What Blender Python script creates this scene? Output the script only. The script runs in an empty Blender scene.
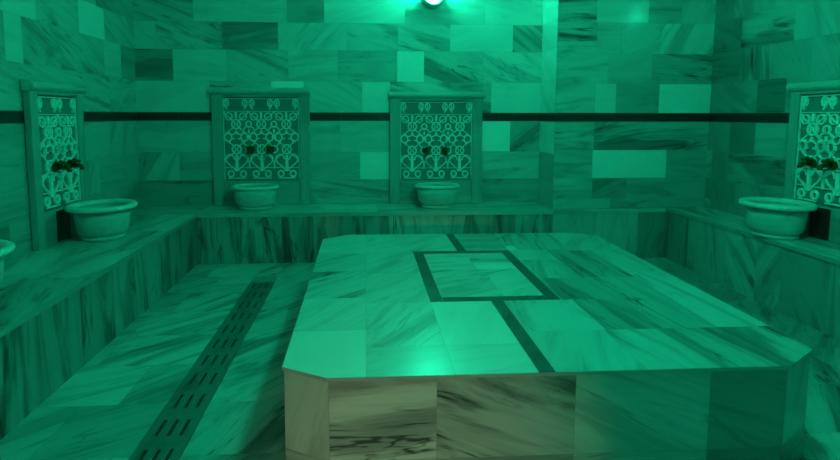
LAMP, LAMP2, TOP_FILL, FRONT_FILL, WARM, EXPO = 300.0, 24.0, 138.0, 60.0, 125.0, 0.3
import bpy, math, random
from mathutils import Matrix, Vector

C = bpy.context.scene.collection
SC = bpy.context.scene
R = math.radians
rng = random.Random(7)

# ------------------------------------------------------------------ materials
def new_mat(name):
    m = bpy.data.materials.new(name); m.use_nodes = True
    nt = m.node_tree; nt.nodes.clear()
    out = nt.nodes.new('ShaderNodeOutputMaterial')
    b = nt.nodes.new('ShaderNodeBsdfPrincipled')
    nt.links.new(b.outputs[0], out.inputs[0])
    return m, nt, b

def mth(nt, op, a, b=None, c=None):
    n = nt.nodes.new('ShaderNodeMath'); n.operation = op
    for i, v in enumerate((a, b, c)):
        if v is None: continue
        if isinstance(v, (int, float)): n.inputs[i].default_value = v
        else: nt.links.new(v, n.inputs[i])
    return n.outputs[0]

def marble(name, rough=0.3, tint=(1.0, 0.99, 0.96)):
    """streaked marble: UV holds each tile's own grain direction, the 'tile' attribute its tone and vein strength"""
    m, nt, b = new_mat(name)
    L = nt.links.new
    uv = nt.nodes.new('ShaderNodeUVMap'); uv.uv_map = 'UVMap'
    at = nt.nodes.new('ShaderNodeAttribute'); at.attribute_name = 'tile'
    sep = nt.nodes.new('ShaderNodeSeparateColor'); L(at.outputs['Color'], sep.inputs[0])
    tone, vein = sep.outputs[0], sep.outputs[1]
    def noise(sx, sy, scale, detail, dist):
        mp = nt.nodes.new('ShaderNodeMapping'); mp.inputs['Scale'].default_value = (sx, sy, 1)
        L(uv.outputs[0], mp.inputs[0])
        n = nt.nodes.new('ShaderNodeTexNoise'); n.noise_dimensions = '2D'
        n.inputs['Scale'].default_value = scale; n.inputs['Detail'].default_value = detail
        n.inputs['Roughness'].default_value = 0.6; n.inputs['Distortion'].default_value = dist
        L(mp.outputs[0], n.inputs['Vector']); return n.outputs[0]
    def rng_(v, lo, hi):
        n = nt.nodes.new('ShaderNodeMapRange'); n.interpolation_type = 'SMOOTHSTEP'
        n.inputs[1].default_value = lo; n.inputs[2].default_value = hi
        L(v, n.inputs[0]); return n.outputs[0]
    broad = rng_(noise(0.55, 4.0, 1.5, 5, 0.6), 0.45, 0.66)
    fine = rng_(noise(1.1, 17.0, 1.5, 4, 0.3), 0.42, 0.7)
    line = mth(nt, 'ABSOLUTE', mth(nt, 'SUBTRACT', noise(0.6, 4.2, 1.3, 3, 0.8), 0.5))
    thin = mth(nt, 'SUBTRACT', 1.0, rng_(line, 0.0, 0.03))
    patch = rng_(noise(1.2, 2.0, 1.6, 2, 0.0), 0.5, 0.62)
    thin = mth(nt, 'MULTIPLY', thin, patch)
    d = mth(nt, 'ADD', mth(nt, 'MULTIPLY', broad, 0.6), mth(nt, 'MULTIPLY', fine, 0.17))
    d = mth(nt, 'ADD', d, mth(nt, 'MULTIPLY', thin, 0.6))
    d = mth(nt, 'MULTIPLY', d, vein)
    k = mth(nt, 'MAXIMUM', mth(nt, 'SUBTRACT', 1.08, d), 0.12)
    val = mth(nt, 'MULTIPLY', mth(nt, 'MULTIPLY', mth(nt, 'POWER', tone, 1.4), 1.14), k)
    vm = nt.nodes.new('ShaderNodeVectorMath'); vm.operation = 'SCALE'
    vm.inputs[0].default_value = tint; L(val, vm.inputs['Scale'])
    L(vm.outputs[0], b.inputs['Base Color'])
    b.inputs['Roughness'].default_value = rough
    return m

def plain(name, col, rough=0.5, metal=0.0, var=0.12, scale=30):
    m, nt, b = new_mat(name)
    tc = nt.nodes.new('ShaderNodeTexCoord')
    n = nt.nodes.new('ShaderNodeTexNoise'); n.inputs['Scale'].default_value = scale
    nt.links.new(tc.outputs['Object'], n.inputs['Vector'])
    mp = nt.nodes.new('ShaderNodeMapRange')
    mp.inputs[3].default_value = 1 - var; mp.inputs[4].default_value = 1 + var
    nt.links.new(n.outputs[0], mp.inputs[0])
    vm = nt.nodes.new('ShaderNodeVectorMath'); vm.operation = 'SCALE'
    vm.inputs[0].default_value = col; nt.links.new(mp.outputs[0], vm.inputs['Scale'])
    nt.links.new(vm.outputs[0], b.inputs['Base Color'])
    b.inputs['Roughness'].default_value = rough; b.inputs['Metallic'].default_value = metal
    return m

def glow(name, col, strength):
    m, nt, b = new_mat(name)
    b.inputs['Base Color'].default_value = (.8, .8, .8, 1)
    b.inputs['Emission Color'].default_value = (*col, 1)
    b.inputs['Emission Strength'].default_value = strength
    return m

M_WALL = marble('polished_marble_wall', 0.2)
M_HONED = marble('honed_marble_wall', 0.42)
M_TOP = marble('wet_marble', 0.27)
M_FLOOR = marble('floor_marble', 0.42)
M_CARVE = marble('carved_marble', 0.5)
M_GROUT = plain('grout', (.30, .30, .28), .9)
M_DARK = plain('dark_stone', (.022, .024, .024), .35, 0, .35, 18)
M_GREY = plain('grey_stone_ground', (.21, .22, .22), .7)
M_LACE = plain('pale_stone_tracery', (.92, .93, .92), .5)
M_BRASS = plain('aged_brass', (.10, .07, .015), .4, .6)
M_STEEL = plain('brushed_steel', (.45, .45, .45), .3, .9)
M_ENAMEL = plain('white_enamel', (.78, .78, .76), .35)
M_PLASTER = plain('plaster', (.62, .62, .60), .85)
M_GLOBE = glow('green_lamp_glass', (0.008, 1.0, 0.49), LAMP)
M_GLOBE_DIM = glow('dim_green_lamp_glass', (0.008, 1.0, 0.49), LAMP2)
M_FILL_FRONT = glow('green_front_fill_glass', (0.008, 1.0, 0.49), FRONT_FILL)
M_FILL_TOP = glow('green_ceiling_fill_glass', (0.008, 1.0, 0.49), TOP_FILL)

# ------------------------------------------------------------------ mesh helper
class MB:
    def __init__(s): s.v = []; s.f = []; s.uv = []; s.col = []; s.mi = []; s.sm = []
    def face(s, pts, uvs=None, tone=.6, vein=.4, mi=0, smooth=False, ang=0.0, off=None):
        n = len(s.v); s.v += [tuple(p) for p in pts]
        s.f.append(tuple(range(n, n + len(pts))))
        if uvs is None:
            a, b, c = Vector(pts[0]), Vector(pts[1]), Vector(pts[2])
            nn = (b - a).cross(c - a); ax = max(range(3), key=lambda i: abs(nn[i]))
            ij = [(1, 2), (0, 2), (0, 1)][ax]
            uvs = [(p[ij[0]], p[ij[1]]) for p in pts]
        ca, sa = math.cos(R(ang)), math.sin(R(ang))
        ox, oy = off if off else (0, 0)
        s.uv.append([(u * ca + w * sa + ox, -u * sa + w * ca + oy) for u, w in uvs])
        s.col.append((tone, vein, 0, 1)); s.mi.append(mi); s.sm.append(smooth)
    def box(s, x0, x1, y0, y1, z0, z1, **k):
        p = lambda x, y, z: (x, y, z)
        s.face([p(x0,y0,z0), p(x0,y1,z0), p(x1,y1,z0), p(x1,y0,z0)], **k)
        s.face([p(x0,y0,z1), p(x1,y0,z1), p(x1,y1,z1), p(x0,y1,z1)], **k)
        s.face([p(x0,y0,z0), p(x1,y0,z0), p(x1,y0,z1), p(x0,y0,z1)], **k)
        s.face([p(x0,y1,z0), p(x0,y1,z1), p(x1,y1,z1), p(x1,y1,z0)], **k)
        s.face([p(x0,y0,z0), p(x0,y0,z1), p(x0,y1,z1), p(x0,y1,z0)], **k)
        s.face([p(x1,y0,z0), p(x1,y1,z0), p(x1,y1,z1), p(x1,y0,z1)], **k)
    def lathe(s, prof, n=32, sx=1, sy=1, cx=0, cy=0, cz=0, axis='Z', **k):
        k.setdefault('smooth', True)
        def P(r, h, t):
            a, b = r * math.cos(t) * sx, r * math.sin(t) * sy
            if axis == 'Z': return (cx + a, cy + b, cz + h)
            return (cx + a, cy - h, cz + b)          # along -Y
        for (r0, h0), (r1, h1) in zip(prof, prof[1:]):
            for i in range(n):
                t0, t1 = 2 * math.pi * i / n, 2 * math.pi * (i + 1) / n
                q = [P(r0, h0, t0), P(r0, h0, t1), P(r1, h1, t1), P(r1, h1, t0)]
                uq = [(t0 * .25, h0), (t1 * .25, h0), (t1 * .25, h1), (t0 * .25, h1)]
                if axis != 'Z': q.reverse(); uq.reverse()
                if r0 < 1e-6:
                    q = [q[0]] + q[2:] if axis == 'Z' else q[:2] + [q[2]]
                    uq = [uq[0]] + uq[2:] if axis == 'Z' else uq[:3]
                elif r1 < 1e-6:
                    q = q[:3] if axis == 'Z' else [q[0]] + q[2:]
                    uq = uq[:3] if axis == 'Z' else [uq[0]] + uq[2:]
                s.face(q, uq, **k)
    def tube(s, pts, r, n=10, **k):
        k.setdefault('smooth', True)
        rings = []; pts = [Vector(p) for p in pts]
        for i, p in enumerate(pts):
            d = (pts[min(i + 1, len(pts) - 1)] - pts[max(i - 1, 0)]).normalized()
            u = d.orthogonal().normalized() if i == 0 else (pu - d * pu.dot(d)).normalized()
            pu = u; w = d.cross(u)
            rings.append([p + (u * math.cos(a) + w * math.sin(a)) * r for a in [2 * math.pi * j / n for j in range(n)]])
        for A, B in zip(rings, rings[1:]):
            for j in range(n):
                s.face([A[j], A[(j + 1) % n], B[(j + 1) % n], B[j]], **k)
        k['smooth'] = False
        s.face(list(reversed(rings[0])), **k); s.face(rings[-1], **k)
    def ribbon(s, pts, w, y0, y1, closed=False):
        """raised band following a path in the XZ plane, standing out from y0 to y1 (front is -Y)"""
        n = len(pts); L_, R_ = [], []
        for i in range(n):
            if closed: a, b = pts[i - 1], pts[(i + 1) % n]
            else: a, b = pts[max(i - 1, 0)], pts[min(i + 1, n - 1)]
            dx, dz = b[0] - a[0], b[1] - a[1]; l = math.hypot(dx, dz) or 1
            nx, nz = -dz / l * w / 2, dx / l * w / 2
            L_.append((pts[i][0] + nx, pts[i][1] + nz)); R_.append((pts[i][0] - nx, pts[i][1] - nz))
        for i in range(n if closed else n - 1):
            j = (i + 1) % n
            l0, l1, r0, r1 = L_[i], L_[j], R_[i], R_[j]
            s.face([(l0[0], y1, l0[1]), (r0[0], y1, r0[1]), (r1[0], y1, r1[1]), (l1[0], y1, l1[1])], vein=0)
            s.face([(l0[0], y0, l0[1]), (l0[0], y1, l0[1]), (l1[0], y1, l1[1]), (l1[0], y0, l1[1])], vein=0)
            s.face([(r0[0], y1, r0[1]), (r0[0], y0, r0[1]), (r1[0], y0, r1[1]), (r1[0], y1, r1[1])], vein=0)
    def build(s, name, mats, parent=None, bevel=0):
        me = bpy.data.meshes.new(name)
        me.from_pydata(s.v, [], s.f)
        if not isinstance(mats, (list, tuple)): mats = [mats]
        for m in mats: me.materials.append(m)
        me.uv_layers.new(name='UVMap'); me.color_attributes.new('tile', 'FLOAT_COLOR', 'CORNER')
        ul = me.uv_layers['UVMap']; ca = me.color_attributes['tile']
        k = 0
        for p, u, c, mi, sm in zip(me.polygons, s.uv, s.col, s.mi, s.sm):
            p.material_index = mi; p.use_smooth = sm
            for j in range(len(p.vertices)):
                ul.data[k].uv = u[j]; ca.data[k].color = c; k += 1
        import bmesh
        b = bmesh.new(); b.from_mesh(me)
        bmesh.ops.remove_doubles(b, verts=b.verts, dist=1e-5)
        bmesh.ops.recalc_face_normals(b, faces=b.faces) if name not in OPEN else None
        b.to_mesh(me); b.free()
        o = bpy.data.objects.new(name, me); C.objects.link(o)
        if parent: o.parent = parent
        if bevel:
            md = o.modifiers.new('bevel', 'BEVEL'); md.width = bevel; md.segments = 2; md.limit_method = 'ANGLE'
            md.angle_limit = R(40)
        return o
OPEN = set()

def tag(o, label, cat, group=None):
    o['label'] = label; o['category'] = cat
    if group: o['group'] = group
    return o
def thing(name, label, cat, loc=(0, 0, 0), rz=0, group=None):
    o = bpy.data.objects.new(name, None); C.objects.link(o); o.empty_display_size = .1
    o.location = loc; o.rotation_euler = (0, 0, rz)
    return tag(o, label, cat, group)
def dup(root, loc, rz, label, sx=1.0):
    """a copy of a thing with copies of its parts and their sub-parts"""
    r = root.copy(); C.objects.link(r); r.location = loc; r.rotation_euler = (0, 0, rz); r['label'] = label
    r.scale = (sx, 1, 1)
    for ch in [c for c in bpy.data.objects if c.parent == root]:
        c = ch.copy(); C.objects.link(c); c.parent = r
        for g in [q for q in bpy.data.objects if q.parent == ch]:
            d = g.copy(); C.objects.link(d); d.parent = c
    return r
def struct(o): o['kind'] = 'structure'; return o

def roff(): return (rng.uniform(-40, 40), rng.uniform(-40, 40))
GAP = .0008
def tiles(mb, fn, rows, mi=0):
    """rows of (u0, u1, v0, v1, tone, grain angle, vein); fn(u, v, depth) -> point in the room"""
    for u0, u1, v0, v1, t, a, ve in rows:
        g = GAP
        uv = [(u0 + g, v0 + g), (u1 - g, v0 + g), (u1 - g, v1 - g), (u0 + g, v1 - g)]
        mb.face([fn(u, v, .0012) for u, v in uv], uv, tone=t, vein=ve, ang=a, off=roff(), mi=mi)
def clip(rows, a, b):
    out = []
    for r in rows:
        u0, u1 = max(r[0], a), min(r[1], b)
        if u1 - u0 > .01: out.append((u0, u1) + tuple(r[2:]))
    return out
def fill(a, b, v0, v1, lo=.42, hi=.64, wmin=.3, wmax=.65, angs=(-22, 22), ve=(.3, .9)):
    out = []; u = a
    while u < b - .01:
        w = rng.uniform(wmin, wmax)
        if b - u - w < wmin * .6: w = b - u
        out.append((u, min(u + w, b), v0, v1, rng.uniform(lo, hi), rng.uniform(*angs), rng.uniform(*ve))); u += w
    return out
def extend(rows, a, b, **k):
    """run each listed course on to the ends of its wall"""
    out = list(rows)
    for v0, v1 in sorted({(r[2], r[3]) for r in rows}):
        rr = [r for r in rows if r[2] == v0]
        lo, hi = min(r[0] for r in rr), max(r[1] for r in rr)
        if lo > a + .02: out += fill(a, lo, v0, v1, **k)
        if hi < b - .02: out += fill(hi, b, v0, v1, **k)
    return clip(out, a, b)

TILES = {
 'back': [
  (-2.349, -1.748, 2.4, 2.7, 0.52, -22, 0.9), (-1.748, -0.8, 2.4, 2.7, 0.6, 8, 0.25), (-0.8, -0.421, 2.4, 2.7, 0.42, 10, 0.5),
  (-0.421, 0.419, 2.4, 2.7, 0.64, 15, 0.2), (0.419, 1.263, 2.4, 2.7, 0.58, -4, 0.4), (1.263, 1.886, 2.4, 2.7, 0.66, -15, 0.3),
  (-2.349, -2.126, 2.12, 2.4, 0.58, -15, 0.4), (-2.126, -1.465, 2.12, 2.4, 0.56, -24, 1), (-1.465, -0.896, 2.12, 2.4, 0.44, 6, 0.8),
  (-0.896, -0.186, 2.12, 2.4, 0.58, 50, 0.3), (-0.186, 0.346, 2.12, 2.4, 0.54, -12, 0.9), (0.346, 0.895, 2.12, 2.4, 0.58, -15, 0.8),
  (0.895, 1.569, 2.12, 2.4, 0.66, 20, 0.1), (1.569, 1.886, 2.12, 2.4, 0.5, -40, 0.9), (-2.349, -1.968, 1.8, 2.12, 0.4, 2, 0.8),
  (-1.968, -1.423, 1.8, 2.12, 0.6, -10, 0.3), (-1.423, -0.799, 1.8, 2.12, 0.54, -22, 0.9), (-0.799, -0.282, 1.8, 2.12, 0.58, 10, 0.4),
  (-0.282, 0.336, 1.8, 2.12, 0.5, 5, 0.4), (0.336, 0.622, 1.8, 2.12, 0.78, 0, 0), (0.622, 1.252, 1.8, 2.12, 0.54, -20, 1.1),
  (1.252, 1.886, 1.8, 2.12, 0.64, -24, 0.5), (-2.411, -1.605, 1.477, 1.8, 0.6, 20, 0.15), (-1.605, -0.98, 1.477, 1.8, 0.52, -10, 1),
  (-0.98, -0.639, 1.477, 1.8, 0.74, 0, 0), (-0.639, -0.033, 1.477, 1.8, 0.56, -28, 0.6), (-0.033, 0.263, 1.477, 1.8, 0.66, 0, 0.1),
  (0.263, 1.258, 1.477, 1.8, 0.58, -8, 1), (1.258, 1.345, 1.477, 1.8, 0.5, -8, 1), (1.345, 1.886, 1.477, 1.8, 0.64, 0, 0.15),
  (-2.349, -1.566, 1.06, 1.387, 0.54, 3, 0.4), (-1.566, -0.267, 1.06, 1.387, 0.5, 5, 0.4), (-0.267, 0.252, 1.06, 1.387, 0.54, 4, 0.25),
  (0.252, 1.254, 1.06, 1.387, 0.5, 0, 0.4), (1.254, 1.56, 1.06, 1.387, 0.72, 0, 0.05), (1.56, 1.886, 1.06, 1.387, 0.44, 35, 0.8),
  (-2.349, -1.935, 0.765, 1.06, 0.54, 62, 0.6), (-1.935, -0.692, 0.765, 1.06, 0.46, 0, 0.4), (-0.692, -0.057, 0.765, 1.06, 0.46, 8, 0.4),
  (-0.057, 0.253, 0.765, 1.06, 0.68, 0, 0.05), (0.253, 1.26, 0.765, 1.06, 0.5, 0, 0.4), (1.26, 1.886, 0.765, 1.06, 0.54, 5, 0.5),
  (-2.349, -1.574, 0.495, 0.765, 0.38, 2, 0.7), (-1.574, -0.696, 0.495, 0.765, 0.45, 0, 0.5), (-0.696, 0.253, 0.495, 0.765, 0.48, -4, 0.9),
  (0.253, 1.265, 0.495, 0.765, 0.45, 0, 0.5), (1.265, 1.886, 0.495, 0.765, 0.42, 2, 0.7),
 ],
 'block': [
  (1.886, 2.273, 2.36, 2.7, 0.54, 3, 1.2), (2.273, 2.799, 2.36, 2.7, 0.6, 5, 0.15), (2.799, 3.136, 2.36, 2.7, 0.44, 0, 0.8),
  (3.136, 3.481, 2.36, 2.7, 0.52, 60, 0.4), (1.886, 2.283, 2.06, 2.36, 0.54, 2, 1.2), (2.283, 2.526, 2.06, 2.36, 0.52, 6, 0.4),
  (2.526, 2.924, 2.06, 2.36, 0.54, 20, 0.3), (2.924, 3.481, 2.06, 2.36, 0.6, 58, 0.6), (1.886, 2.406, 1.765, 2.06, 0.54, 6, 0.6),
  (2.406, 2.856, 1.765, 2.06, 0.5, 15, 0.3), (2.856, 3.481, 1.765, 2.06, 0.46, -3, 1.2), (1.886, 2.285, 1.477, 1.765, 0.54, 8, 0.6),
  (2.285, 2.5, 1.477, 1.765, 0.6, 0, 0.1), (2.5, 2.943, 1.477, 1.765, 0.42, 10, 0.3), (2.943, 3.481, 1.477, 1.765, 0.68, -15, 0.1),
  (1.886, 2.29, 1.104, 1.387, 0.5, 3, 1), (2.29, 3.541, 1.104, 1.387, 0.48, 8, 1.1), (1.886, 2.281, 0.82, 1.104, 0.46, 2, 0.5),
  (2.281, 3.052, 0.82, 1.104, 0.66, 8, 0.05), (3.052, 3.481, 0.82, 1.104, 0.42, -4, 0.5), (1.886, 2.29, 0.612, 0.82, 0.52, 4, 0.5),
  (2.29, 2.645, 0.612, 0.82, 0.36, 20, 0.6), (2.645, 3.544, 0.612, 0.82, 0.42, 0, 0.5), (1.886, 2.483, 0.495, 0.612, 0.46, 0, 0.5),
  (2.483, 3.481, 0.495, 0.612, 0.42, 0, 0.5),
 ],
 'left': [
  (4.316, 4.843, 2.4, 2.7, 0.55, -20, 0.5), (4.843, 5.576, 2.4, 2.7, 0.42, -20, 0.6), (3.138, 3.978, 2.12, 2.4, 0.64, -10, 0.2),
  (3.978, 4.541, 2.12, 2.4, 0.55, -20, 0.6), (4.541, 4.972, 2.12, 2.4, 0.68, 0, 0.1), (4.972, 5.576, 2.12, 2.4, 0.5, -30, 0.5),
  (3.108, 3.626, 1.8, 2.12, 0.48, -20, 0.6), (3.626, 3.806, 1.8, 2.12, 0.62, 0, 0.1), (3.806, 4.256, 1.8, 2.12, 0.5, -22, 0.9),
  (4.256, 4.941, 1.8, 2.12, 0.52, -25, 0.8), (4.941, 5.272, 1.8, 2.12, 0.58, 0, 0.2), (5.272, 5.576, 1.8, 2.12, 0.42, 0, 0.4),
  (3.077, 3.753, 1.477, 1.8, 0.5, -14, 1), (3.753, 4.555, 1.477, 1.8, 0.52, -12, 1), (4.555, 5.02, 1.477, 1.8, 0.5, -10, 0.8),
  (5.02, 5.576, 1.477, 1.8, 0.5, 10, 0.5), (3.036, 3.764, 1.06, 1.387, 0.46, 0, 0.4), (3.764, 4.978, 1.06, 1.387, 0.5, 10, 0.4),
  (4.978, 5.576, 1.06, 1.387, 0.48, 70, 0.4), (3.005, 3.733, 0.765, 1.06, 0.45, 5, 0.5), (3.733, 4.763, 0.765, 1.06, 0.5, 60, 0.4),
  (4.763, 5.576, 0.765, 1.06, 0.46, 0, 0.4), (2.977, 3.551, 0.495, 0.765, 0.36, 0, 0.5), (3.551, 4.122, 0.495, 0.765, 0.42, 0, 0.4),
  (4.122, 5.115, 0.495, 0.765, 0.46, 8, 0.4), (5.115, 5.576, 0.495, 0.765, 0.42, 0, 0.5),
 ],
 'right': [
  (4.855, 5.1275, 2.36, 2.7, 0.38, 60, 0.4), (4.349, 4.855, 2.36, 2.7, 0.5, 70, 0.4), (3.758, 4.349, 2.36, 2.7, 0.55, 12, 0.5),
  (3.2, 3.758, 2.36, 2.7, 0.6, 70, 0.3), (4.735, 5.1275, 2.06, 2.36, 0.36, 20, 0.5), (4.134, 4.735, 2.06, 2.36, 0.54, 4, 0.9),
  (3.729, 4.134, 2.06, 2.36, 0.56, 65, 0.4), (3.171, 3.729, 2.06, 2.36, 0.58, 70, 0.3), (4.734, 5.1275, 1.765, 2.06, 0.38, 0, 0.6),
  (4.36, 4.734, 1.765, 2.06, 0.5, 85, 0.9), (3.945, 4.36, 1.765, 2.06, 0.46, 70, 0.3), (3.145, 3.945, 1.765, 2.06, 0.5, 60, 0.4),
  (4.496, 5.1275, 1.477, 1.765, 0.42, 25, 0.4), (4.173, 4.496, 1.477, 1.765, 0.28, 2, 0.5), (3.118, 4.173, 1.477, 1.765, 0.46, 2, 0.6),
  (4.81, 5.1275, 1.104, 1.387, 0.44, 85, 0.3), (4.487, 4.81, 1.104, 1.387, 0.32, 0, 0.3), (4.139, 4.487, 1.104, 1.387, 0.54, 0, 0.3),
  (3.084, 4.139, 1.104, 1.387, 0.45, 2, 0.6), (4.812, 5.046, 0.82, 1.104, 0.42, 80, 0.3), (3.973, 4.812, 0.82, 1.104, 0.48, -6, 1),
  (3.059, 3.973, 0.82, 1.104, 0.45, 0, 0.5), (4.695, 5.1275, 0.612, 0.82, 0.38, 80, 0.4), (4.321, 4.695, 0.612, 0.82, 0.44, 60, 0.5),
  (3.036, 4.321, 0.612, 0.82, 0.42, 2, 0.5), (4.365, 5.041, 0.495, 0.612, 0.4, 80, 0.4), (3.022, 4.365, 0.495, 0.612, 0.44, 2, 0.5),
 ],
}
# ------------------------------------------------------------------ room dimensions (metres; the camera stands at x = y = 0)
XL, XR, XS = -2.349, 3.481, 1.886         # left wall, right wall, face of the step in the back wall
YB, Y2, YF = 5.576, 5.1275, -1.7          # back wall, projecting part of it, wall behind the camera
ZC = 3.15
HB = .492                                 # bench height, left; the right and back ones stand a little higher
HR, HK, HL = .52, .502, .512
BL, BR, BB = -1.634, 3.062, 5.096         # bench fronts: left, right, back
S0, S1 = 1.387, 1.477                     # dark band between two tile courses

for k, s_ in (('back', 1.13), ('block', 1.14), ('left', 1.04), ('right', .97)):  # tone gain per wall stands in for light the lamps leave uneven
    TILES[k] = [r[:4] + (min(r[4] * s_, .84),) + r[5:] for r in TILES[k]]
def extra_rows(a, b):
    return (fill(a, b, 0, .245) + fill(a, b, .245, .495) + fill(a, b, 2.70, 2.98) + fill(a, b, 2.98, ZC))

mb = MB(); mb.box(XL - .12, XS, YB, YB + .12, 0, ZC, mi=1)
tiles(mb, lambda u, v, d: (u, YB - d, v), extend(TILES['back'], XL, XS) + extra_rows(XL, XS))
struct(mb.build('wall_back', [M_HONED, M_GROUT]))

mb = MB(); mb.box(XS, XR, Y2, YB + .12, 0, ZC, mi=1)
tiles(mb, lambda u, v, d: (u, Y2 - d, v), extend(TILES['block'], XS, XR) + extra_rows(XS, XR))
side = []
for v0, v1, t in ((0, .495, .6), (.495, .765, .54), (.765, 1.06, .5), (1.06, 1.387, .74), (1.477, 1.8, .72), (1.8, 2.12, .74), (2.12, 2.4, .70), (2.4, 2.7, .78), (2.7, ZC, .66)):  # lower tiles darker, upper paler: lamp fall-off painted into the tones
    side.append((Y2, YB, v0, v1, t, 35, .15))
tiles(mb, lambda u, v, d: (XS - d, u, v), side)
struct(mb.build('wall_back_right', [M_WALL, M_GROUT]))

mb = MB(); mb.box(XL - .12, XL, YF, YB, 0, ZC, mi=1)
tiles(mb, lambda u, v, d: (XL + d, u, v), extend(TILES['left'], YF, YB) + extra_rows(YF, YB))
struct(mb.build('wall_left', [M_WALL, M_GROUT]))
mb = MB(); mb.box(XR, XR + .12, YF, YB, 0, ZC, mi=1)
tiles(mb, lambda u, v, d: (XR - d, u, v), extend(TILES['right'], YF, Y2) + extra_rows(YF, Y2))
struct(mb.build('wall_right', [M_WALL, M_GROUT]))

# wall behind the camera with its doorway
DX0, DX1, DZ = -1.45, -.45, 2.1
mb = MB()
for x0, x1, z0, z1 in ((XL - .12, DX0, 0, ZC), (DX1, XR + .12, 0, ZC), (DX0, DX1, DZ, ZC)):
    mb.box(x0, x1, YF - .12, YF, z0, z1, mi=1)
    rows = []
    for v0, v1 in ((0, .245), (.245, .495), (.495, .765), (.765, 1.06), (1.06, 1.387), (1.387, 1.477), (1.477, 1.8), (1.8, 2.1), (2.1, 2.4), (2.4, 2.7), (2.7, ZC)):
        if v0 >= z0 - .01: rows += fill(max(x0, XL), min(x1, XR), v0, v1)
    tiles(mb, lambda u, v, d: (u, YF + d, v), rows)
struct(mb.build('wall_front', [M_WALL, M_GROUT]))
mb = MB()
w = .07
mb.box(DX0 - w, DX0, YF - .14, YF + .03, 0, DZ + w, tone=.6, ang=90)
mb.box(DX1, DX1 + w, YF - .14, YF + .03, 0, DZ + w, tone=.6, ang=90)
mb.box(DX0, DX1, YF - .14, YF + .03, DZ, DZ + w, tone=.6)
struct(mb.build('door_1', M_WALL))

mb = MB(); mb.box(XL - .12, XR + .12, YF - 1.6, YB + .12, ZC, ZC + .1)
struct(mb.build('ceiling', M_PLASTER))

# dark band of the walls
def band(name, fn, a, b):
    mb = MB(); u = a
    while u < b - .005:
        u1 = min(u + .42, b)
        P = [[fn(q, v, d) for q, v in ((u + .0008, S0 + .004), (u1 - .0008, S0 + .004), (u1 - .0008, S1 - .003), (u + .0008, S1 - .003))] for d in (0, .004)]
        mb.face(P[1])
        for i in range(4):
            j = (i + 1) % 4; mb.face([P[0][i], P[0][j], P[1][j], P[1][i]])
        u = u1
    return struct(mb.build(name, M_DARK))
band('trim_1', lambda u, v, d: (XL + d, u, v), YF, YB)
band('trim_2', lambda u, v, d: (u, YB - d, v), XL, XS)
band('trim_3', lambda u, v, d: (XS - d, u, v), Y2, YB)
band('trim_4', lambda u, v, d: (u, Y2 - d, v), XS, XR)
band('trim_5', lambda u, v, d: (XR - d, u, v), YF, Y2)

# ------------------------------------------------------------------ floor
mb = MB(); mb.box(XL - .12, XR + .12, YF - 1.6, YB + .12, -.1, -.002, mi=1)
DR0, DR1, DE = -1.0, -.79, 4.5            # drain channel
rows = []
y = YF - 1.6
n = 0
while y < YB - .01:
    h = min(.42, YB - y)
    x = XL
    for a, b in ((XL, DR0), (DR0, DR1), (DR1, XR)):
        if a == DR0 and y < DE - .01:
            continue
        rows += fill(a, b, y, y + h, .38, .60, .3, .75, (20, 50), (.5, 1.0)) if a == XL else fill(a, b, y, y + h, .40, .56, .3, .75, (45, 68), (.8, 1.1))
    y += h; n += 1
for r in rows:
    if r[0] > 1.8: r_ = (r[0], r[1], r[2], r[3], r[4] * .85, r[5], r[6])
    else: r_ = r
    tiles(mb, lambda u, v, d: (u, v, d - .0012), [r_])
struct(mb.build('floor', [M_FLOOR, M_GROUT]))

# slotted drain covers let into the floor along the slab
drain = thing('floor_drain', 'long dark stone strip with rows of drain slots in the floor left of the slab', 'drain', ((DR0 + DR1) / 2, 0, 0))
mb = MB()
W = (DR1 - DR0) / 2; PITCH = .225; T0, T1 = .0005, .006
y = DE
slots_x = (-.055, 0, .055); sw = .0085
while y > YF + .3:
    y0, y1 = y - PITCH, y
    a, b = y0 + .05, y1 - .05
    k = dict(tone=.24, vein=.5, ang=90)
    mb.box(-W, W, y0 + .0008, a, T0, T1, **k); mb.box(-W, W, b, y1, T0, T1, **k)
    xs = [-W] + [q for c_ in slots_x for q in (c_ - sw, c_ + sw)] + [W]
    for i in range(0, len(xs), 2): mb.box(xs[i], xs[i + 1], a, b, T0, T1, **k)
    y = y0
mb.build('slotted_cover', M_FLOOR, drain)
mb = MB(); mb.box(-W, W, y, DE, -.0015, .0004); mb.build('channel', M_DARK, drain)

# ------------------------------------------------------------------ benches
LIP, TH = .012, .03
def bench(name, label, top_rows, top_fn, top_box, front_rows, front_fn, front_box):
    t = thing(name, label, 'bench', ((front_box[0] + front_box[1]) / 2, (front_box[2] + front_box[3]) / 2, 0))
    ox, oy, _ = t.location
    mb = MB(); x0, x1, y0, y1, z0, z1 = top_box
    mb.box(x0 - ox, x1 - ox, y0 - oy, y1 - oy, z0, z1, tone=.42, vein=.4)
    tiles(mb, lambda u, v, d: tuple(Vector(top_fn(u, v, d)) - Vector((ox, oy, 0))), top_rows)
    mb.build('seat_top', M_TOP, t)
    mb = MB(); x0, x1, y0, y1, z0, z1 = front_box
    mb.box(x0 - ox, x1 - ox, y0 - oy, y1 - oy, z0, z1, mi=1)
    tiles(mb, lambda u, v, d: tuple(Vector(front_fn(u, v, d)) - Vector((ox, oy, 0))), front_rows)
    mb.build('front_panel', [M_WALL, M_GROUT], t)
    return t
g = .0015
rows = []
for a, b in ((XL + g, -2.0), (-2.0, BL + LIP)):
    for r in fill(YF, BB, a, b, .42, .62, .35, .8, (75, 110), (.5, .9)):
        rows.append((a, b, r[0], r[1], r[4], r[5], r[6]))
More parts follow.
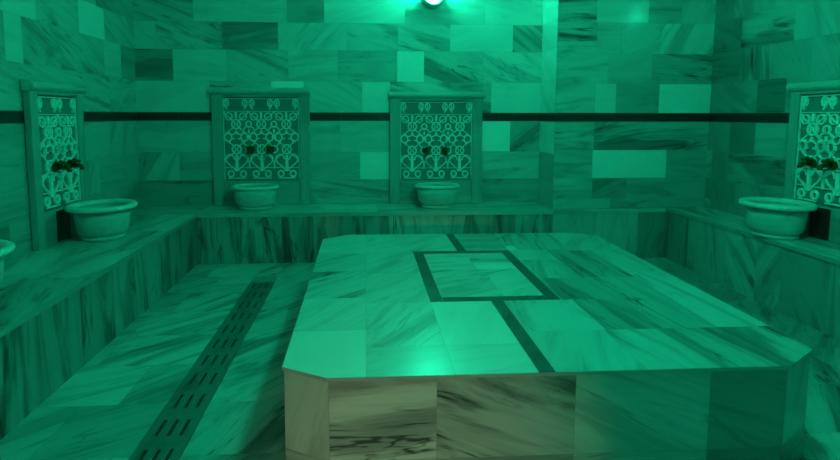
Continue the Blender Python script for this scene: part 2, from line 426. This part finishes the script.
rows += [(r[0], r[1], BB, YB - g, r[4], r[5], r[6]) for r in fill(XL + g, BL + LIP, 0, 1, .48, .58, .3, .5, (-10, 10), (.4, .7))]
bench('marble_bench', 'long streaked marble bench along the left wall, carrying two basins',
      rows, lambda u, v, d: (u, v, HB + d), (XL + g, BL + LIP, YF + g, YB - g, HB - TH, HB),
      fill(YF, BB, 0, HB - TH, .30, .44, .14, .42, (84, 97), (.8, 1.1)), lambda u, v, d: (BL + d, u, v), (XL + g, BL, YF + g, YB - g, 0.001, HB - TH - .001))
rows = []
for a, b in ((3.16 - .098 - LIP, 3.27), (3.27, XR - g)):
    for r in fill(YF, Y2 - g, a, b, .44, .6, .35, .8, (70, 105), (.4, .8)):
        rows.append((a, b, r[0], r[1], r[4], r[5], r[6]))
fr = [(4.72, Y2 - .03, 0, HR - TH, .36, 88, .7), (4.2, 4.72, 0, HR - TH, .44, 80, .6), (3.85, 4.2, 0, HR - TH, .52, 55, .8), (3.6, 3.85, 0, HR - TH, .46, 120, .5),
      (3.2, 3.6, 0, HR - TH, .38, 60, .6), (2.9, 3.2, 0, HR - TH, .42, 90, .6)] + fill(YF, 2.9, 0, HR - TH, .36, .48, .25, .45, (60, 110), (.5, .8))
bench('marble_bench', 'streaked marble bench along the right wall, carrying one basin',
      rows, lambda u, v, d: (u, v, HR + d), (BR - LIP, XR - g, YF + g, Y2 - g, HR - TH, HR),
      fr, lambda u, v, d: (BR - d, u, v), (BR, XR - g, YF + g, Y2 - g, 0.001, HR - TH - .001))
e = .003
fx = [BL + e, -1.44, -1.223, -1.011, -.82, -.643, -.351, -.1, .13, .36, .62, .85, 1.05, 1.27, 1.5, 1.87]
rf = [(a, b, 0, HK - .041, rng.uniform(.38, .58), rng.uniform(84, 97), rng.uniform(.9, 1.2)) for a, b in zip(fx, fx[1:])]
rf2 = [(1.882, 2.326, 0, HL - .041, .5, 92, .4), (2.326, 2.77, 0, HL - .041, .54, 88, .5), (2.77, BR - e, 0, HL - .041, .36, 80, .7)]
def back_bench(label, x0, x1, y1, top_rows, front_rows, lip0=0, lip1=0, HB=HK):
    t = thing('marble_bench', label, 'bench', ((x0 + x1) / 2, (BB + y1) / 2, 0))
    ox, oy, _ = t.location
    mb = MB(); mb.box(x0 + lip0 - ox, x1 - lip1 - ox, BB - LIP - oy, y1 - oy, HB - .04, HB, tone=.55)
    tiles(mb, lambda u, v, d: (u - ox, v - oy, HB + d), top_rows)
    mb.build('seat_top', M_TOP, t)
    mb = MB(); mb.box(x0 - ox, x1 - ox, BB - oy, y1 - oy, .001, HB - .041, mi=1)
    tiles(mb, lambda u, v, d: (u - ox, BB - d - oy, v), front_rows)
    mb.build('front_panel', [M_WALL, M_GROUT], t)
back_bench('low marble bench with dark upright veins along the back wall, under the two fountains', BL + e, XS - .008, YB - g,
           fill(BL + LIP + e, XS - .008, BB - LIP, YB - g, .5, .62, .4, .7, (-8, 8), (.3, .6)), rf, LIP)
back_bench('short paler marble ledge in the right corner, below the projecting part of the back wall', XS - .006, BR - e, Y2 - g,
           fill(XS - .006, BR - LIP - e, BB - LIP, Y2 - g, .42, .5, .4, .7, (-8, 8), (.3, .5)), rf2, 0, LIP, HL)

# ------------------------------------------------------------------ heated slab in the middle
HS = .48
OUT = [(-.145, 1.868), (1.65, 1.862), (1.865, 1.998), (1.875, 4.06), (1.716, 4.185), (-.135, 4.205), (-.335, 4.07), (-.325, 1.966)]
slab = thing('heated_slab', 'large low marble slab with cut corners and dark inlaid square in the middle of the hall', 'slab', (.77, 3.03, 0))
ox, oy, _ = slab.location
def clip_poly(poly, out):
    for i in range(len(out)):
        a, b = out[i], out[(i + 1) % len(out)]
        def ins(p): return (b[0] - a[0]) * (p[1] - a[1]) - (b[1] - a[1]) * (p[0] - a[0]) >= -1e-9
        res = []
        for j in range(len(poly)):
            p, q = poly[j - 1], poly[j]
            ip, iq = ins(p), ins(q)
            if ip != iq:
                d1 = (b[0] - a[0]) * (p[1] - a[1]) - (b[1] - a[1]) * (p[0] - a[0])
                d2 = (b[0] - a[0]) * (q[1] - a[1]) - (b[1] - a[1]) * (q[0] - a[0])
                s_ = d1 / (d1 - d2); res.append((p[0] + (q[0] - p[0]) * s_, p[1] + (q[1] - p[1]) * s_))
            if iq: res.append(q)
        poly = res
        if len(poly) < 3: return []
    return poly
mb = MB(); T = .014
n = len(OUT)
lift = .0012
mb.face([(x - ox, y - oy, HS - T) for x, y in reversed(OUT)], tone=.6)
mb.face([(x - ox, y - oy, HS - lift) for x, y in OUT], tone=.4)
for i in range(n):
    a, b = OUT[i], OUT[(i + 1) % n]
    mb.face([(a[0] - ox, a[1] - oy, HS - T), (b[0] - ox, b[1] - oy, HS - T), (b[0] - ox, b[1] - oy, HS - lift), (a[0] - ox, a[1] - oy, HS - lift)], tone=.5, vein=.3)
IX0, IX1, IY0, IY1, IW = .336, 1.03, 2.635, 3.655, .068
BX0, BX1 = .655, .72
st = [  # x0, x1, y0, y1, tone, grain, vein
 (-.4, 0, 1.8, 2.3, .72, 40, .05), (-.4, 0, 2.3, 2.72, .66, 48, .35), (-.4, 0, 2.72, 3.2, .60, 45, .9), (-.4, 0, 3.2, 3.62, .58, 50, .4), (-.4, 0, 3.62, 4.3, .66, 20, .2),
 (0, .336, 1.8, 2.12, .60, 8, .3), (0, .336, 2.12, 2.635, .64, 58, .75), (0, .336, 2.635, 3.15, .60, 52, .5), (0, .336, 3.15, 3.655, .60, 50, .5), (0, .655, 3.655, 4.3, .62, 40, .3),
 (.336, BX0, 1.8, 2.12, .66, 15, .25), (.336, BX0, 2.12, IY0, .70, 60, .15),
 (BX1, 1.08, 1.8, 2.24, .56, 70, .4), (BX1, 1.09, 2.24, IY0, .58, 85, .5),
 (1.08, 1.42, 1.8, 2.24, .56, 100, .9), (1.42, 1.9, 1.8, 2.24, .50, 96, 1.0), (1.09, 1.36, 2.24, IY0, .42, 100, .7), (1.36, 1.62, 2.24, 3.0, .48, 95, 1.1), (1.62, 1.9, 2.24, 3.1, .60, 92, .5),
 (IX1, 1.36, IY0, 3.0, .44, 96, .8), (IX1, 1.30, 3.0, 3.40, .56, 80, .6), (1.30, 1.62, 3.0, 3.62, .44, 95, .9), (1.62, 1.9, 3.1, 3.62, .56, 92, .6), (IX1, 1.30, 3.40, 3.655, .60, 80, .3),
 (BX1, 1.1, 3.655, 3.78, .70, 0, .1), (BX1, 1.1, 3.78, 4.3, .50, 80, .9), (1.1, 1.5, 3.655, 4.3, .52, 85, .7), (1.30, 1.5, 3.62, 3.655, .5, 90, .5), (1.5, 1.9, 3.62, 4.3, .56, 60, .4),
 (IX0 + IW, .70, 3.2, IY1 - IW, .62, 5, .4), (.70, IX1 - IW, 3.35, IY1 - IW, .56, 0, .6), (.70, IX1 - IW, 3.2, 3.35, .70, 0, .2),
 (IX0 + IW, .74, IY0 + IW, 3.2, .58, 20, .5), (.74, IX1 - IW, IY0 + IW, 3.2, .62, 28, .6)]
for x0, x1, y0, y1, tn, an, ve in st:
    if x1 > IX1 - .001 and x0 < IX1 and y0 >= IY0: x0 = IX1
    p = clip_poly([(x0 + GAP, y0 + GAP), (x1 - GAP, y0 + GAP), (x1 - GAP, y1 - GAP), (x0 + GAP, y1 - GAP)], OUT)
    if p: mb.face([(x - ox, y - oy, HS) for x, y in p], p, tone=tn * .80, vein=ve, ang=an, off=roff())  # same stone, tones lowered in place of weaker lamp light on the slab
dk = [(IX0, IX0 + IW, IY0, IY1), (IX1 - IW, IX1, IY0, IY1), (IX0 + IW, IX1 - IW, IY0, IY0 + IW), (IX0 + IW, IX1 - IW, IY1 - IW, IY1),
      (BX0, BX1, 1.8, IY0), (BX0, BX1, IY1, 4.3)]
for x0, x1, y0, y1 in dk:
    p = clip_poly([(x0 + GAP, y0 + GAP), (x1 - GAP, y0 + GAP), (x1 - GAP, y1 - GAP), (x0 + GAP, y1 - GAP)], OUT)
    mb.face([(x - ox, y - oy, HS) for x, y in p], p, tone=.13, vein=.5, ang=45, off=roff())
mb.build('slab_top', M_TOP, slab)
# sides
mb = MB(); ins = .007
cx, cy = .77, 3.03
IN = [(cx + (x - cx) * (1 - ins / 1.1), cy + (y - cy) * (1 - ins / 1.1)) for x, y in OUT]
mb.face([(x - ox, y - oy, .001) for x, y in reversed(IN)], mi=1); mb.face([(x - ox, y - oy, HS - T - .0005) for x, y in IN], mi=1)
splits = {0: [(0, .405, .60, 4, .9), (.405, .94, .50, -22, 1.2), (.94, 1.475, .62, -25, .55), (1.475, 9, .42, -20, .6)]}
for i in range(n):
    a, b = Vector(IN[i]), Vector(IN[(i + 1) % n]); L_ = (b - a).length; d = (b - a) / L_
    nn = Vector((d.y, -d.x))
    q = lambda u, v, dd: ((a + d * u + nn * dd).x - ox, (a + d * u + nn * dd).y - oy, v)
    mb.face([q(0, .001, 0), q(L_, .001, 0), q(L_, HS - T - .0005, 0), q(0, HS - T - .0005, 0)], mi=1)
    base = splits.get(i)
    if base is None:
        base = [(0, L_, .56, 70, .5)] if L_ < .5 else [(r[0], r[1], r[4], r[5], r[6]) for r in fill(0, L_, 0, 1, .42, .58, .4, .6)]
    rows = [(u0, min(u1, L_), .145, HS - T - .001, t_, an, ve) for u0, u1, t_, an, ve in base]
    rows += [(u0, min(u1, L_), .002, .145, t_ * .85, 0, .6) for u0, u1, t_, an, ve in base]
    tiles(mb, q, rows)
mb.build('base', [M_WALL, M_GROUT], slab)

# ------------------------------------------------------------------ wall fountains
def circle(cx, cz, r, n=16): return [(cx + r * math.cos(2 * math.pi * i / n), cz + r * math.sin(2 * math.pi * i / n)) for i in range(n)]
def make_fountain(name, label, loc, rz, W, cw, cells, tapx):
    """origin on the bench against the wall, front towards local -Y"""
    t = thing(name, label, 'fountain', loc, rz, 'marble wall fountains')
    Hh, jw, D = 1.195, (W - cw) / 2 - .006, .055
    z0, z1 = .270, 1.085                                   # carved field
    mb = MB()
    for s_ in (-1, 1):
        xa, xb = sorted((s_ * W / 2, s_ * (W / 2 - jw)))
        mb.box(xa, xb, -D, -.006, .001, Hh - .075, tone=.45, vein=.5, ang=90)
    mb.box(-W / 2 + jw, W / 2 - jw, -D, -.006, z1 + .012, Hh - .075, tone=.45, vein=.5)
    for s_ in (-1, 1):                                     # inner step round the carving
        xa, xb = sorted((s_ * (W / 2 - jw), s_ * (W / 2 - jw - .014)))
        mb.box(xa, xb, -D + .018, -.006, z0 - .02, z1 + .012, tone=.5, vein=.3, ang=90)
    mb.box(-W / 2 + jw, W / 2 - jw, -D + .02, -.006, .001, z0 - .02, tone=.46, vein=.5)
    f = mb.build('frame', M_CARVE, t, bevel=.005)
    mb = MB()                                              # rounded cornice
    prof = [(-D, 0), (-D - .02, .008), (-D - .034, .026), (-D - .034, .046), (-D - .02, .064), (-D, .07), (-.006, .075), (-.006, 0)]
    xe = W / 2 + .01
    for (ya, za), (yb, zb) in zip(prof, prof[1:] + prof[:1]):
        mb.face([(-xe, ya, Hh - .075 + za), (xe, ya, Hh - .075 + za), (xe, yb, Hh - .075 + zb), (-xe, yb, Hh - .075 + zb)], tone=.55, vein=.5)
    for s_ in (-1, 1): mb.face([(s_ * xe, y_, Hh - .075 + z_) for y_, z_ in prof], tone=.6)
    mb.build('cornice', M_CARVE, t)
    mb = MB(); mb.box(-cw / 2 - .01, cw / 2 + .01, -.028, -.006, z0 - .018, z1 + .011); mb.build('backboard', M_GREY, t)
    # tracery
    mb = MB(); c = cw / cells; ya, yb = -.028, -.044; lw = .0125
    rib = lambda p, w_=lw, cl=False: mb.ribbon(p, w_, ya, yb, cl)
    X0 = -cw / 2
    for zz in (z1 - .004, z1 - .130): rib([(X0, zz), (-X0, zz)], .006)
    rib([(X0 + .004, z0), (X0 + .004, z1)], .006); rib([(-X0 - .004, z0), (-X0 - .004, z1)], .006)
    U = .815 / 340; S = c / 110                       # drawing units down and across
    def pt(cx, x, d): return (min(max(cx + x * S, X0 + .004), -X0 - .004), z1 - d * U)
    def ring(cx, x, d, r, w_=.0145):
        if abs(cx + x * S) > cw / 2 + .002: return
        full = abs(cx + x * S) < cw / 2 - r * S * .6
        if full: rib([(cx + x * S + r * S * math.cos(q), z1 - d * U + r * U * math.sin(q)) for q in [2 * math.pi * k / 16 for k in range(16)]], w_, True)
        else:
            sg = -1 if cx + x * S > 0 else 1
            rib([pt(cx, x + sg * r * math.cos(q), d + r * math.sin(q)) for q in [-1.57 + 3.14 * k / 10 for k in range(11)]], w_)
    def arc(cx, x, d, rx, rz, a0, a1, w_=.0135):
        rib([pt(cx, x + rx * math.cos(a0 + (a1 - a0) * k / 10), d - rz * math.sin(a0 + (a1 - a0) * k / 10)) for k in range(11)], w_)
    pi = math.pi
    for i in range(cells):
        cx = X0 + c * (i + .5)
        ring(cx, 0, 108, 19); ring(cx, 0, 214, 19)
        rib([pt(cx, 0, 58), pt(cx, 0, 84)], .022); rib([pt(cx, 0, 132), pt(cx, 0, 150)], .016)
        rib([pt(cx, 0, 238), pt(cx, 0, 308)], .030)
        rib([pt(cx, -40, 337), pt(cx, 40, 337)], .010)
        for s_ in (-1, 1):
            ring(cx, s_ * 36, 163, 16)
            ring(cx, s_ * 27, 318, 12.5, .015)
            ring(cx, s_ * 31, 76, 15, .011)
            arc(cx, s_ * 30, 258, 19, 22, 0, pi)
            arc(cx, s_ * 12, 185, 16, 16, pi / 2 - s_ * pi / 2, pi / 2 + s_ * .3)
            arc(cx, s_ * 17, 140, 13, 12, pi, 2 * pi, .012)
            # crossing ogees tie the rings together
            rib([pt(cx, s_ * (28 + 24 * math.cos(2 * pi * (d - 55) / 106)), d) for d in [55 + 215 * k / 40 for k in range(41)]], .010)
            rib([pt(cx, s_ * (8 + 38 * math.sin(1.57 * q / 8) ** 2), 306 - 46 * q / 8) for q in range(9)], .011)
            # tulip heads of the upper row stand on the cell edges
            arc(cx, s_ * 40, 20, 11, 15, 0, 2 * pi, .011)
            rib([pt(cx, s_ * 47, 6), pt(cx, s_ * 38, 20), pt(cx, s_ * 45, 36), pt(cx, s_ * 36, 46)], .012)
        if i:
            bx = cx - c / 2
            ring(bx, 0, 108, 12); ring(bx, 0, 214, 15); ring(bx, 0, 162, 8, .012)
            rib([pt(bx, 0, 128), pt(bx, 0, 146)], .016)
            arc(bx, 0, 132, 22, 14, 0, pi, .012); arc(bx, 0, 186, 22, 14, pi, 2 * pi, .012)
            rib([pt(bx, 0, 268), pt(bx, 0, 296)], .014)
    rib([(X0 + .004, z1 - 292 * U), (-X0 - .004, z1 - 292 * U)], .006)
    mb.build('fretwork', M_LACE, t)
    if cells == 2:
        mb = MB(); mb.box(-.085, .085, -D + .012, -D + .0195, .002, .235); mb.build('shade_plate', M_DARK, t)  # raised dark plate painted in for the deep shade behind each side basin
    for x in tapx:
        zt_ = .565
        mb = MB()
        mb.lathe([(0, .044), (.034, .044), (.034, .052), (.022, .06), (.022, .074), (0, .074)], n=16, cx=x, cz=zt_, axis='Y')
        mb.tube([(x, -.06, zt_), (x, -.125, zt_), (x, -.145, zt_ - .008), (x, -.152, zt_ - .022), (x, -.152, zt_ - .032)], .017, 10)
        tp = mb.build('tap', M_BRASS, t)
        mb = MB()
        mb.tube([(x, -.095, zt_ + .012), (x, -.095, zt_ + .034)], .009, 8)
        mb.tube([(x - .042, -.095, zt_ + .032), (x + .042, -.095, zt_ + .032)], .011, 8)
        mb.tube([(x, -.137, zt_ + .032), (x, -.053, zt_ + .032)], .011, 8)
        mb.lathe([(0, .0), (.013, .004), (.013, .012), (0, .018)], n=10, cx=x, cy=-.095, cz=zt_ + .038)
        mb.build('handle', M_BRASS, tp)
    return t
HF, HFR, HFK = HB + .0015, HR + .0015, HK + .0015
f1 = make_fountain('wall_fountain', 'marble fountain panel with white fretwork on the back wall, the one left of the lamp', (-1.08, YB - .001, HFK), 0, 1.0, .775, 3, (-.105, .095))
f1.scale = (1, 1, 1.03)
f2 = dup(f1, (.752, YB - .001, HFK), 0, 'marble fountain panel with white fretwork on the back wall, right under the lamp', .985)
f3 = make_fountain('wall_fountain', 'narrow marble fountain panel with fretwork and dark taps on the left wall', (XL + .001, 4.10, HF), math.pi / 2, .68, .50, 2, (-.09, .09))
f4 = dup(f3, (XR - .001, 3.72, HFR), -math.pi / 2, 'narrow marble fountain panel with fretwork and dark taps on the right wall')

# ------------------------------------------------------------------ basins
def make_basin(label, loc, rz, q=1.0):
    t = thing('stone_basin', label, 'basin', loc, rz, 'round marble basins')
    mb = MB()
    k = dict(tone=.58, vein=.35)
    mb.lathe([(0, 0.001), (.150 * q, 0.001), (.157 * q, .010), (.157 * q, .026), (.146 * q, .032)], n=40, **k); mb.build('foot', M_CARVE, t)
    mb = MB()
    mb.lathe([(0, .033), (.150 * q, .033), (.172 * q, .05), (.186 * q, .09), (.194 * q, .15), (.200 * q, .230)], n=40, **k)
    mb.lathe([(.180 * q, .231), (.165 * q, .14), (.130 * q, .085), (.07, .066), (0, .062)], n=40, **k)
    mb.lathe([(.200 * q, .230), (.180 * q, .231)], n=40, **k)
    mb.build('bowl', M_CARVE, t)
    mb = MB()
    mb.lathe([(.182 * q, .232), (.236, .232), (.247, .238), (.250, .250), (.246, .264), (.236, .270), (.215, .270), (.190, .262), (.182 * q, .232)], n=40, tone=.68, vein=.3); mb.build('rim', M_CARVE, t)
    return t
b1 = make_basin('round stone basin on the left bench in front of the left wall fountain', (-2.042, 4.15, HF), 0)
b2 = dup(b1, (3.173, 3.82, HFR), 2.0, 'round stone basin on the right bench')
b3 = dup(b1, (-2.085, 2.74, HF), 1.0, 'round stone basin at the left edge of the photo, nearest on the left bench')
b4 = make_basin('small stone basin on the back bench under the left of its two fountains', (-1.115, 5.335, HFK), 0, 1.12); b4.scale = (.96, .70, .88)
b5 = dup(b4, (.74, 5.335, HFK), 0, 'small stone basin on the back bench below the lamp'); b5.scale = (.94, .70, .88)

# ------------------------------------------------------------------ wall lamps
def make_lamp(label, loc, rz, glass):
    t = thing('wall_lamp', label, 'lamp', loc, rz, 'round green wall lamps')
    mb = MB(); mb.lathe([(0, .001), (.105, .001), (.105, .012), (.088, .05), (0, .05)], n=36, axis='Y'); mb.build('back_plate', M_ENAMEL, t)
    mb = MB(); mb.lathe([(.088, .052), (.102, .056), (.105, .066), (.098, .076), (.088, .078), (.082, .066), (.088, .052)], n=36, axis='Y'); mb.build('ring', M_ENAMEL, t)
    mb = MB(); mb.lathe([(.081, .052), (.082, .085), (.076, .112), (.055, .136), (.028, .147), (0, .15)], n=36, axis='Y'); mb.build('glass_dome', glass, t)
    mb = MB(); N = 20; ra, rb = .108, .113              # half-round tray under the glass
    an = [R(196) + R(148) * k / N for k in range(N + 1)]
    for a0, a1 in zip(an, an[1:]):
        q = lambda r, a, y: (r * math.cos(a), y, r * math.sin(a))
        y0, y1 = -.003, -.165
        mb.face([q(rb, a0, y0), q(rb, a1, y0), q(rb, a1, y1), q(rb, a0, y1)]); mb.face([q(ra, a1, y0), q(ra, a0, y0), q(ra, a0, y1), q(ra, a1, y1)])
        mb.face([q(ra, a0, y1), q(rb, a0, y1), q(rb, a1, y1), q(ra, a1, y1)]); mb.face([q(ra, a1, y0), q(rb, a1, y0), q(rb, a0, y0), q(ra, a0, y0)])
    for a in (an[0], an[-1]): mb.face([q(ra, a, -.003), q(rb, a, -.003), q(rb, a, -.165), q(ra, a, -.165)])
    mb.build('tray', M_ENAMEL, t)
    return t
l1 = make_lamp('round wall lamp glowing white high on the back wall', (.705, YB - .0015, 2.682), 0, M_GLOBE)
l2 = make_lamp('round dimmer lamp high on the right wall', (XR - .0015, 3.77, 2.655), -math.pi / 2, M_GLOBE_DIM)
l4 = make_lamp('round unseen fill lamp added on the wall behind the camera', (.9, YF + .0015, 2.655), math.pi, M_FILL_FRONT)  # added unseen lamp, brightens the surfaces that face the camera

t = thing('ceiling_fill_lamp', 'round unseen green fill lamp added on the ceiling above the near edge of the slab', 'lamp', (1.0, 1.75, ZC - .0015))  # added unseen lamp, placed and shaped to flood the back wall with green
mb = MB(); mb.lathe([(0, 0), (.17, 0), (.17, -.02), (.155, -.035), (0, -.035)], n=40); mb.build('back_plate', M_STEEL, t)
mb = MB(); mb.lathe([(.14, -.037), (.142, -.10), (.130, -.15), (.10, -.19), (.05, -.212), (0, -.217)], n=40); mb.build('glass_dome', M_FILL_TOP, t)

# warm lamp in the passage outside the doorway
mb = MB(); mb.box(-2.2, .6, YF - 1.72, YF - 1.6, 0, ZC); struct(mb.build('wall_passage', M_PLASTER))
ld = bpy.data.lights.new('passage_spotlight', 'SPOT'); ld.energy = WARM; ld.color = (1.0, .66, .40); ld.shadow_soft_size = .05
ld.spot_size = R(21); ld.spot_blend = 1.0
lo = bpy.data.objects.new('passage_spotlight', ld); lo.location = (-.85, YF - .9, 1.35)
lo.rotation_euler = (Vector((.12, 1.87, .1)) - lo.location).to_track_quat('-Z', 'Y').to_euler(); C.objects.link(lo)

# ------------------------------------------------------------------ world, camera, view
w = bpy.data.worlds.new('world'); SC.world = w; w.use_nodes = True
w.node_tree.nodes['Background'].inputs[0].default_value = (0, .004, .002, 1)
cd = bpy.data.cameras.new('camera'); co = bpy.data.objects.new('camera', cd); C.objects.link(co)
F, PX, PY, YAW, PITCH, ROLL = 523.7175, 396.7439, 164.2947, .0601, .0936, .0018
cd.sensor_width = 36; cd.sensor_fit = 'HORIZONTAL'; cd.lens = F / 840 * 36
cd.shift_x = (420 - PX) / 840; cd.shift_y = (PY - 230) / 840
fwd = Vector((math.sin(YAW) * math.cos(PITCH), math.cos(YAW) * math.cos(PITCH), -math.sin(PITCH)))
right = Vector((math.cos(YAW), -math.sin(YAW), 0)); up = right.cross(fwd)
ca, sa = math.cos(ROLL), math.sin(ROLL)
r2 = right * ca + up * sa; u2 = up * ca - right * sa
m = Matrix((r2, u2, -fwd)).transposed().to_4x4(); m.translation = (0, 0, 1.45)
co.matrix_world = m; SC.camera = co
vs = SC.view_settings
SC.display_settings.display_device = 'sRGB'
vs.view_transform = 'Standard'; vs.look = 'None'; vs.gamma = 1; vs.use_curve_mapping = False; vs.exposure = EXPO
